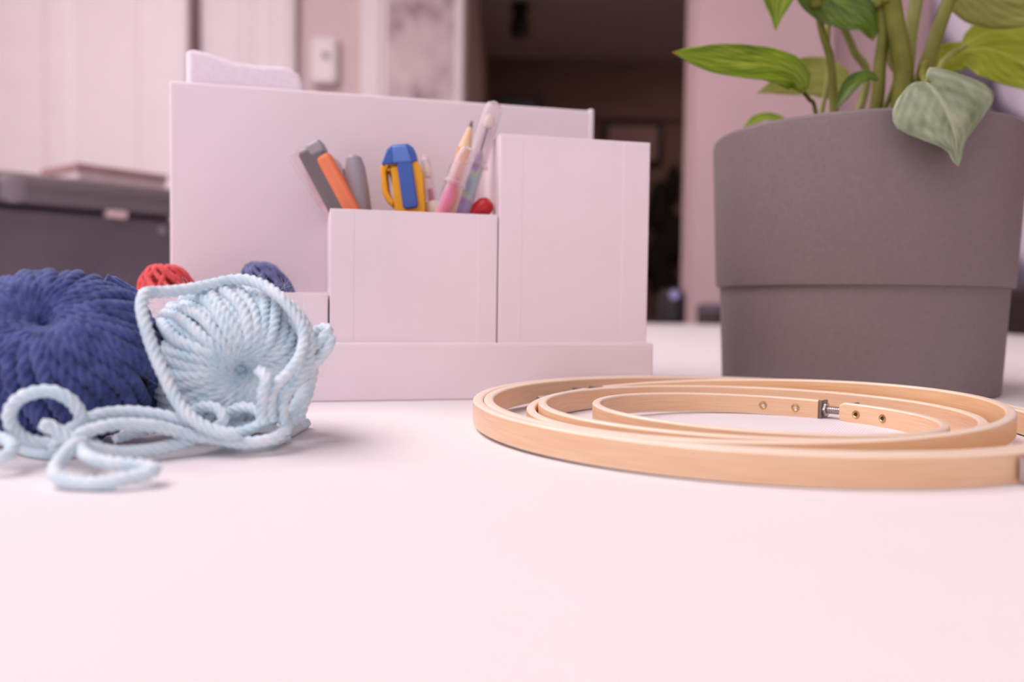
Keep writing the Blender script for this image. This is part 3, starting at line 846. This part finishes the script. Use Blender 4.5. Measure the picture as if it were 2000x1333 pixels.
def pens():
    # 1 milky pen with a clear cap, leaning out to the left
    top, base = stick((574, 298, 318), (645, 414, 318)); L, ax = along(None, base, top)
    r = pen_root('gel_pen', base)
    q = MB(); q.lathe([(1.2, 0), (2.5, 8), (2.6, L - 19), (1.6, L - 16), (0.5, L - 9)], 24, (0, 0, 0), ax); q.build('barrel', M_MILK, r)
    q = MB(); q.lathe(shell([(3.1, L - 24), (3.1, L - 3), (2.4, L - 0.8), (0.3, L)], 0.55), 24, (0, 0, 0), ax, caps=False, closed=True); q.build('cap', M_CLEAR, r)
    q = MB(); q.lathe([(1.4, L - 20), (1.8, L - 17), (1.2, L - 14)], 18, (0, 0, 0), ax); q.build('nib_holder', M_WHITEPL, r)
    tag(r, 'milky pink pen with a clear cap leaning furthest left in the organizer', 'pen', 'pens standing in the organizer')
    # 2 thick grey and coral pen
    top, base = stick((607, 286, 300), (672, 408, 300)); L, ax = along(None, base, top)
    r = pen_root('retractable_knife', base)
    side = Vector((1, 0, 0)) - ax * ax.x; side.normalize(); front = ax.cross(side)
    def slab(x0, x1, y0, y1, z0, z1, cut=0):
        q = MB(); q.box(x0, x1, y0, y1, z0, z1)
        M = Matrix(((side.x, front.x, ax.x, 0), (side.y, front.y, ax.y, 0), (side.z, front.z, ax.z, 0), (0, 0, 0, 1))) @ Matrix.Diagonal((1.085, 1.085, 1, 1))
        return q.xform(M)
    fy = 1 if front.y > 0 else -1
    slab(-5.2, 3.6, -3.7, 3.7, 0, L - 0.5).build('handle', M_GREYPL, r, bevel=1.9, seg=4)
    slab(-0.6, 5.2, -4.2, 4.2, 0, L - 5.5).build('grip', M_ORANGE, r, bevel=2.0, seg=4)
    slab(-1.6, 4.4, -3.9, 3.9, L - 5, L + 0.4).build('end_cap', M_SILVER, r, bevel=1.5, seg=4)
    tag(r, 'thick grey craft knife with a coral orange grip leaning left', 'craft knife')
    # 3 silver grey marker
    top, base = stick((690, 303, 304), (704, 412, 304)); L, ax = along(None, base, top)
    r = pen_root('marker', base)
    q = MB(); q.lathe([(3.4, 0), (3.7, 2), (4.0, L - 40)], 28, (0, 0, 0), ax); q.build('barrel', M_SLATE, r)
    q = MB(); q.lathe([(4.1, L - 40), (4.1, L - 14), (3.7, L - 5), (2.7, L - 1.2), (1.2, L)], 28, (0, 0, 0), ax); q.build('cap', M_SILVER, r)
    tag(r, 'round-ended silver grey marker beside the coral orange craft knife', 'marker')
    # slim pens behind the knife
    top, base = stick((652, 314, 328), (676, 412, 322)); L, ax = along(None, base, top)
    q = MB(); q.lathe([(2.0, 0), (2.6, 4), (2.6, L - 3), (1.4, L)], 20, (0, 0, 0), ax)
    r = pen_root('pen', base); q.build('barrel', M_LILAC, r)
    tag(r, 'slim lilac pen half hidden behind the coral orange craft knife', 'pen', 'pens standing in the organizer')
    top, base = stick((668, 333, 330), (690, 412, 326)); L, ax = along(None, base, top)
    q = MB(); q.lathe([(1.8, 0), (2.1, 4), (2.1, L - 3), (1.2, L)], 20, (0, 0, 0), ax)
    r = pen_root('pen', base); q.build('barrel', M_MAROON, r)
    tag(r, 'slim maroon pen between the orange craft knife and the grey marker', 'pen', 'pens standing in the organizer')
    # 4 yellow and blue tool
    top, base = stick((782, 287, 303), (792, 412, 302)); L, ax = along(None, base, top)
    r = pen_root('tape_cutter', base)
    side = Vector((1, 0, 0)) - ax * ax.x; side.normalize(); front = side.cross(ax) * -1
    if front.y > 0: front = -front
    M = Matrix(((side.x, front.x, ax.x, 0), (side.y, front.y, ax.y, 0), (side.z, front.z, ax.z, 0), (0, 0, 0, 1))) @ Matrix.Diagonal((1.085, 1.085, 1, 1))
    def P(poly, y0, y1, mt, nm, bev, par=r):
        q = MB(); q.prism(poly, 'y', y0, y1); q.xform(M); return q.build(nm, mt, par, smooth=True, bevel=bev, seg=3)
    # body with the slot on its left: three bars joined as one outline
    body = [(-1.5, 0), (7.4, 0), (7.4, L - 9), (6.2, L - 6.5), (-7.4, L - 7.5), (-7.4, L - 18), (-6.2, L - 21.5), (-4.0, L - 24), (-3.0, L - 30), (-3.0, 8)]
    slot = [(-5.4, L - 10.5), (-5.0, L - 17.5), (-4.0, L - 20), (-3.3, L - 19), (-3.6, L - 10.5)]
    # outline split around the slot
    q = MB()
    q.prism([(-7.4, L - 7.5), (-7.4, L - 18), (-6.2, L - 21.5), (-4.0, L - 24), (-3.2, L - 21.5), (-4.4, L - 20), (-5.3, L - 17.5), (-5.5, L - 11), (-5.3, L - 7.5)], 'y', -4, 4)
    q.xform(M); q.build('finger_loop', M_YELLOW, r, smooth=True, bevel=0.7, seg=3)
    P([(-3.6, L - 7.5), (-3.4, L - 24), (-3.0, 2), (7.2, 2), (7.4, L - 12), (6.2, L - 7), (-5.6, L - 7.5), (-5.4, L - 9.5), (-3.8, L - 9.8)], -4, 4, M_YELLOW, 'body', 0.6)
    P([(-6.9, L - 7.6), (-4.4, L - 1.4), (-2.6, L), (3.2, L), (5.2, L - 1.8), (6.0, L - 7.4)], -4.6, 4.6, M_BLUE, 'cap', 0.9)
    P([(-2.4, L - 7.6), (-2.2, L - 0.8), (3.0, L - 0.8), (4.4, L - 7.6)], 3.6, 6.0, M_BLUE2, 'clip_head', 0.8)
    P([(-1.2, L - 7.0), (4.2, L - 7.0), (5.2, L - 24.2), (4.4, L - 25.2), (0.8, L - 25.5), (-0.2, L - 24.6)], 3.8, 5.6, M_BLUE, 'slider', 0.7)
    tag(r, 'amber yellow tape cutter with a cobalt blue cap and slider', 'cutter')
    # 5 short clear pen
    top, base = stick((829, 304, 308), (846, 404, 305)); L, ax = along(None, base, top)
    r = pen_root('clear_pen', base)
    q = MB(); q.lathe(shell([(2.4, 2), (2.4, L - 24), (1.9, L - 20), (1.9, L - 2), (1.0, L)], 0.5), 24, (0, 0, 0), ax, caps=False, closed=True); q.build('barrel', M_CLEAR, r)
    q = MB(); q.lathe([(1.2, L - 9), (1.5, L - 6), (1.3, L - 2), (0.5, L - 1)], 18, (0, 0, 0), ax); q.build('plunger', M_WHITEPL, r)
    q = MB(); q.lathe([(2.8, L - 26), (3.4, L - 24), (3.4, L - 21), (2.6, L - 19.5)], 24, (0, 0, 0), ax); q.build('collar', M_WHITEPL, r)
    q = MB(); q.lathe([(1.0, 4), (1.0, L - 14)], 14, (0, 0, 0), ax); q.build('refill', M_PINKINK, r)
    tag(r, 'short clear pen with an ivory collar beside the yellow cutter', 'pen', 'pens standing in the organizer')
    # 6 slate slim pen
    top, base = stick((893, 312, 330), (868, 392, 327)); L, ax = along(None, base, top)
    q = MB(); q.lathe([(1.6, 0), (2.0, 3), (2.0, L - 4), (1.2, L)], 20, (0, 0, 0), ax)
    r = pen_root('pen', base); q.build('barrel', M_SLATE, r)
    tag(r, 'slim slate grey pen leaning right behind the pink clear pen', 'pen', 'pens standing in the organizer')
    # 7 pencil, point up
    top, base = stick((922, 236, 325), (893, 345, 320)); L, ax = along(None, base, top)
    r = pen_root('pencil', base)
    q = MB(); q.lathe([(2.9, 0), (2.9, L - 13.5)], 6, (0, 0, 0), ax); q.build('shaft', M_PENCIL, r, smooth=False, bevel=0.3)
    q = MB(); q.lathe([(2.8, L - 13.5), (0.95, L - 3.2)], 20, (0, 0, 0), ax); q.build('sharpened_cone', M_WOODTIP, r)
    q = MB(); q.lathe([(0.95, L - 3.2), (0.3, L - 0.2), (0.1, L)], 14, (0, 0, 0), ax); q.build('lead', M_LEAD, r)
    tag(r, 'tan pencil standing point up behind the tall clear pen', 'pencil')
    # 8 tall clear pen with the pastel refill
    def clear_pen(top, rim, ink, label, rr=3.3, ring=None, capn=26, nib=True, nm='clear_pen'):
        top, base = stick(top, rim); L, ax = along(None, base, top)
        r = pen_root(nm, base)
        q = MB(); q.lathe(shell([(rr * 0.86, 0.5), (rr * 0.86, L - capn - 2), (rr * 0.55, L - capn * 0.5)], 0.45), 26, (0, 0, 0), ax, caps=False, closed=True); q.build('barrel', M_CLEAR, r)
        q = MB(); q.lathe(shell([(rr * 1.05, L - ring), (rr * 1.0, L - 4), (rr * 0.8, L - 1.2), (rr * 0.3, L)], 0.5), 26, (0, 0, 0), ax, caps=False, closed=True); q.build('cap', M_CLEAR, r)
        q = MB(); q.lathe([(rr * 1.06, L - ring - 0.4), (rr * 1.24, L - ring), (rr * 1.24, L - ring + 0.9), (rr * 1.06, L - ring + 1.3)], 26, (0, 0, 0), ax, caps=False); q.build('cap_ring', M_CLEAR, r)
        q = MB(); q.lathe([(rr * 0.74, 2), (rr * 0.74, L - capn - 6), (rr * 0.25, L - capn)], 20, (0, 0, 0), ax); q.build('refill', ink, r)
        if nib:
            q = MB(); q.lathe([(0.4, L - capn), (0.5, L - 11)], 12, (0, 0, 0), ax); q.build('nib_tube', M_LEAD, r)
            q = MB(); q.lathe([(rr * 0.5, L - 10.5), (rr * 0.62, L - 8.5), (rr * 0.55, L - 6.5), (rr * 0.3, L - 5.5)], 18, (0, 0, 0), ax); q.build('nib_holder', M_WHITEPL, r)
        tag(r, label, 'pen', 'pens standing in the organizer')
    clear_pen((967, 199, 298), (905, 412, 296), M_SWIRL, 'tall clear pen with a pastel swirl refill leaning right', 3.4, 26, 20)
    clear_pen((917, 288, 291), (866, 412, 291), M_PINKINK, 'clear pen with a pink refill left of the tall clear pen', 3.3, 15, 12, nib=False)
    # 10 red round-ended pen low in the corner
    top = spot(956, 393, 321); base = top + Vector((-25, 10, -25)); L, ax = along(None, base, top)
    r = pen_root('red_pen', base)
    q = MB(); q.lathe([(2.6, 0), (3.3, 3), (3.5, L - 5), (3.1, L - 1.6), (1.8, L)], 26, (0, 0, 0), ax); q.build('barrel', M_REDPL, r)
    tag(r, 'bright red rounded pen end low in the right corner of the organizer', 'pen', 'pens standing in the organizer')
MB.rs = 1.085
pens()
MB.rs = 1.0

# ================================================================== POTTED PLANT
PC = Vector((157.3, 380.9, 0))
plant = empty('potted_plant', (PC.x, PC.y, 0))
q = MB()
q.lathe([(0.1, 0), (57.4, 0), (58.8, 1.0), (60.8, 45.3), (62.4, 45.4), (62.7, 46.4), (65.3, 108.6), (65.0, 111.2), (64.0, 112.4), (62.9, 111.6), (62.2, 108), (58.5, 54), (57, 5), (0.1, 4)], 120, (0, 0, 0), (0, 0, 1), caps=False)
q.build('pot', M_POT, plant, angle=30)
q = MB(); q.lathe([(0.1, 96), (20, 96.6), (40, 95.6), (60.6, 95)], 48, (0, 0, 0), (0, 0, 1), caps=False); q.build('soil', M_SOIL, plant)

def leaf(mid, widths, nrm, mat, cup=0.0, roll=0.0, n=26, m_=12, name='leaf', wave=0.6, asym=(1.0, 1.0), lobe=(0.0, 0.0)):
    """Leaf blade. mid: spine points, base to tip (table mm). widths: (v, half-width) pairs. nrm: face direction; cup folds the halves up."""
    P = smooth_path(mid, n)
    T = np.gradient(P, axis=0); T /= np.linalg.norm(T, axis=1)[:, None]
    q = MB(); vs = []; uvs = {}
    for i in range(n):
        v = i / (n - 1)
        w = np.interp(v, *zip(*widths))
        nn = np.array(nrm(v) if callable(nrm) else nrm, float)
        nn -= T[i] * (nn @ T[i]); nn /= np.linalg.norm(nn)
        sd = np.cross(T[i], nn)
        for k in range(m_ + 1):
            u = k / m_ * 2 - 1
            c_ = cup if not callable(cup) else cup(v)
            au = abs(u)
            x = w * u * math.cos(c_ * au) * (asym[0] if u > 0 else asym[1])
            h = w * au * math.sin(c_ * au) - w * roll * u * u + wave * math.sin(9 * v + 2.2 * u) * au * min(1, w / 6)
            p = P[i] + sd * x + nn * h - np.array(PC) - T[i] * (lobe[0] if u > 0 else lobe[1]) * math.sin(PI * au) * math.exp(-(v / 0.22) ** 2)
            vs.append(tuple(p)); uvs[len(vs) - 1] = ((u + 1) / 2, v)
    fs = []
    for i in range(n - 1):
        for k in range(m_):
            a = i * (m_ + 1) + k
            fs.append((a, a + 1, a + m_ + 2, a + m_ + 1))
    q.add(vs, fs, [[uvs[j] for j in f] for f in fs])
    o = q.build(name, mat, plant, angle=180)
    s_ = o.modifiers.new('Solid', 'SOLIDIFY'); s_.thickness = 0.0004; s_.offset = 0
    return o
def stem(pts, rad, mat=None, taper=((0, 1), (1, 1)), name='stem'):
    P = [p - PC for p in pts]
    q = MB(); q.tube(smooth_path(P, 40), rad, 14, taper=taper); return q.build(name, mat or M_STEM, plant, angle=180)
S = lambda px, py, d: spot(px, py, d * 1.085)
HEART = [(0, 0.0), (0.03, 0.45), (0.12, 0.84), (0.26, 1.0), (0.45, 0.94), (0.62, 0.72), (0.78, 0.42), (0.88, 0.2), (0.95, 0.09), (1, 0.0)]
LANCE = [(0, 0.0), (0.05, 0.35), (0.16, 0.75), (0.35, 1.0), (0.55, 0.95), (0.75, 0.65), (0.9, 0.3), (0.97, 0.12), (1, 0.0)]
def W(t, w): return [(a, b * w) for a, b in t]
soil = lambda x, y: Vector((PC.x + x, PC.y + y, 94))
# big leaf hanging over the front rim, its grey sheen put into the colour
leaf([S(1808, 160, 286), S(1834, 192, 283), S(1855, 232, 281.5), S(1866, 276, 282.5), S(1871, 326, 285)],
     [(0, 10.5), (0.04, 14.5), (0.12, 18), (0.22, 19.6), (0.36, 19.8), (0.5, 17), (0.62, 12.4), (0.73, 6.8), (0.82, 3.4), (0.92, 1.9), (1, 0.0)],
     lambda v: (0.10, -1, 0.30), M_LEAFG, cup=-0.22, wave=0.9, asym=(0.90, 1.28), lobe=(1.5, 5.5), n=40, m_=20)
stem([soil(8, -2), S(1800, 140, 330), S(1803, 146, 300), S(1810, 164, 286)], 1.5, M_STEM)
# long leaf reaching left
leaf([S(1570, 182, 338), S(1556, 150, 337), S(1510, 130, 334), S(1440, 122, 330), S(1370, 113, 326), S(1312, 102, 322)], W([(0, 0.05), (0.06, 0.5), (0.16, 0.95), (0.3, 1.0), (0.5, 0.92), (0.7, 0.72), (0.86, 0.46), (0.95, 0.18), (1, 0)], 9.6), (0.0, -0.95, 0.35), M_LEAF, cup=0.2, roll=0.1, wave=0.8)
stem([soil(-17, -4), S(1592, 214, 347), S(1581, 195, 342), S(1568, 178, 337)], 0.9, M_STEM)
# pale leaf behind it
leaf([S(1655, 178, 392), S(1620, 158, 394), S(1585, 150, 395), S(1540, 160, 394), S(1478, 182, 392)], W(HEART, 11), (0, -1, 0.15), M_LEAFP, cup=0.1)
# small leaf over the left rim
leaf([S(1545, 246, 372), S(1510, 232, 376), S(1480, 234, 378), S(1452, 248, 378)], W(LANCE, 4.6), (0, -0.6, 0.8), M_LEAF, cup=0.2)
# leaf at the top, hanging to the right
leaf([S(1560, -60, 350), S(1610, -12, 346), S(1655, 18, 343), S(1690, 44, 341), S(1706, 80, 340)], W([(0, 0.05), (0.1, 0.8), (0.3, 1.0), (0.55, 0.9), (0.8, 0.6), (0.93, 0.3), (1, 0)], 12), (0.35, -0.75, -0.4), M_LEAFD, cup=0.2)
# tip hanging from above, left
leaf([S(1530, -150, 338), S(1524, -80, 337), S(1518, -10, 336), S(1515, 60, 336)], W(HEART, 13), (0, -1, 0.1), M_LEAF, cup=0.25)
# folded young leaf low in the middle
leaf([S(1716, 156, 330), S(1690, 152, 329), S(1660, 172, 328), S(1632, 214, 328)], W(LANCE, 4.2), (-0.3, -0.8, 0.5), M_LEAFD, cup=0.5)
# yellow-green leaves on the right
leaf([S(1870, 100, 372), S(1930, 96, 366), S(1990, 120, 360), S(2060, 160, 356), S(2130, 200, 354)], W(HEART, 21), (-0.15, -0.85, 0.5), M_LEAFY, cup=0.15)
leaf([S(1905, 96, 385), S(1880, 106, 385), S(1850, 120, 384), S(1824, 150, 383)], W(LANCE, 9), (0, -0.9, 0.4), M_LEAFY, cup=0.1)
leaf([S(1860, -40, 352), S(1920, -12, 346), S(1990, 4, 340), S(2070, 2, 334), S(2140, -10, 330)], W(HEART, 13), (0, -0.8, -0.55), M_LEAFP, cup=0.1)
# stems
stem([soil(-11, -2), S(1628, 205, 352), S(1622, 120, 350), S(1605, 60, 348), S(1590, -20, 346)], 1.75, M_STEM, ((0, 1.3), (1, 0.8)))
stem([soil(-18, 20), S(1618, 150, 372), S(1616, 80, 371), S(1622, 20, 370), S(1640, -40, 370)], 1.2, M_STEM2)
stem([soil(-8, 12), S(1692, 165, 366), S(1668, 100, 364), S(1645, 48, 362), S(1632, 10, 360)], 1.9, M_STEM2, ((0, 1.3), (1, 0.8)))
stem([soil(-2, -6), S(1712, 205, 343), S(1718, 130, 342), S(1726, 60, 341), S(1718, -20, 340)], 2.6, M_STEM, ((0, 1.2), (1, 0.9)))
stem([soil(8, -10), S(1764, 170, 337), S(1760, 100, 336), S(1748, 40, 335), S(1738, -30, 334)], 4.0, M_STEM, ((0, 1.1), (1, 0.9)))
stem([soil(14, -4), S(1772, 130, 348), S(1778, 70, 347), S(1790, 0, 346), S(1796, -40, 345)], 2.9, M_STEM2, ((0, 1.2), (1, 0.9)))
stem([soil(16, -8), S(1800, 160, 340), S(1822, 90, 338), S(1846, 20, 336), S(1868, -40, 334)], 3.0, M_STEM, ((0, 1.2), (1, 0.9)))
stem([soil(24, 4), S(1830, 150, 362), S(1850, 112, 364), S(1885, 92, 368)], 1.2, M_STEM2)
stem([soil(-4, 2), S(1745, 170, 352), S(1738, 120, 356), S(1728, 60, 360), S(1705, 0, 362)], 1.3, M_STEM)
# upper leaves that the tall stems carry
for base, dirx, w, mt in ((S(1590, -20, 346), -0.5, 11, M_LEAF), (S(1718, -20, 340), -0.25, 13, M_LEAFD), (S(1738, -30, 334), 0.1, 15, M_LEAF), (S(1796, -40, 345), 0.3, 13, M_LEAFY), (S(1868, -40, 334), 0.6, 15, M_LEAF)):
    top = base + Vector((dirx * 26, 3, 46))
    stem([base + Vector((-dirx * 2, 0, -8)), base, base + Vector((dirx * 10, 1, 24)), top], 2.2, M_STEM, ((0, 1.2), (1, 0.6)))
    leaf([top, top + Vector((dirx * 16, -4, 14)), top + Vector((dirx * 40, -10, 18)), top + Vector((dirx * 66, -16, 4)), top + Vector((dirx * 84, -20, -16))], W(HEART, w), (0, -0.6, 0.8), mt, cup=0.2)
tag(plant, 'leafy green houseplant in a stepped grey plastic pot behind the hoops', 'potted plant')

# ================================================================== small dark things at the far end of the table
p = spot(1311, 632, None, 0)
t = empty('small_speaker', (p.x, p.y, 0))
q = MB(); q.lathe([(26, 0), (29, 2), (29, 55), (26, 68), (18, 74), (0.2, 75)], 40, caps=False); q.build('body', M_BLACK, t)
q = MB(); q.lathe([(10, 0), (10, 1.2), (6, 1.6)], 24, (0, -28.3, 60), (0, -1, 0.1)); q.build('dial', M_LED, t)  # LED light given as a plain pale blue disc, no emission
tag(t, 'small black rounded speaker with a bluish LED light at the far table edge', 'speaker')
p = spot(1392, 634, None, 0)
t = empty('trinket_box', (p.x, p.y, 0))
q = MB(); q.lathe([(30, 0), (32, 2), (32, 25)], 40); q.build('body', M_DARKFAB, t)
q = MB(); q.lathe([(33.5, 25), (33.5, 36), (26, 42), (0.2, 43)], 40, caps=False); q.build('lid', M_CHESTB, t)
tag(t, 'small dark round box beside the pot at the far table edge', 'box')
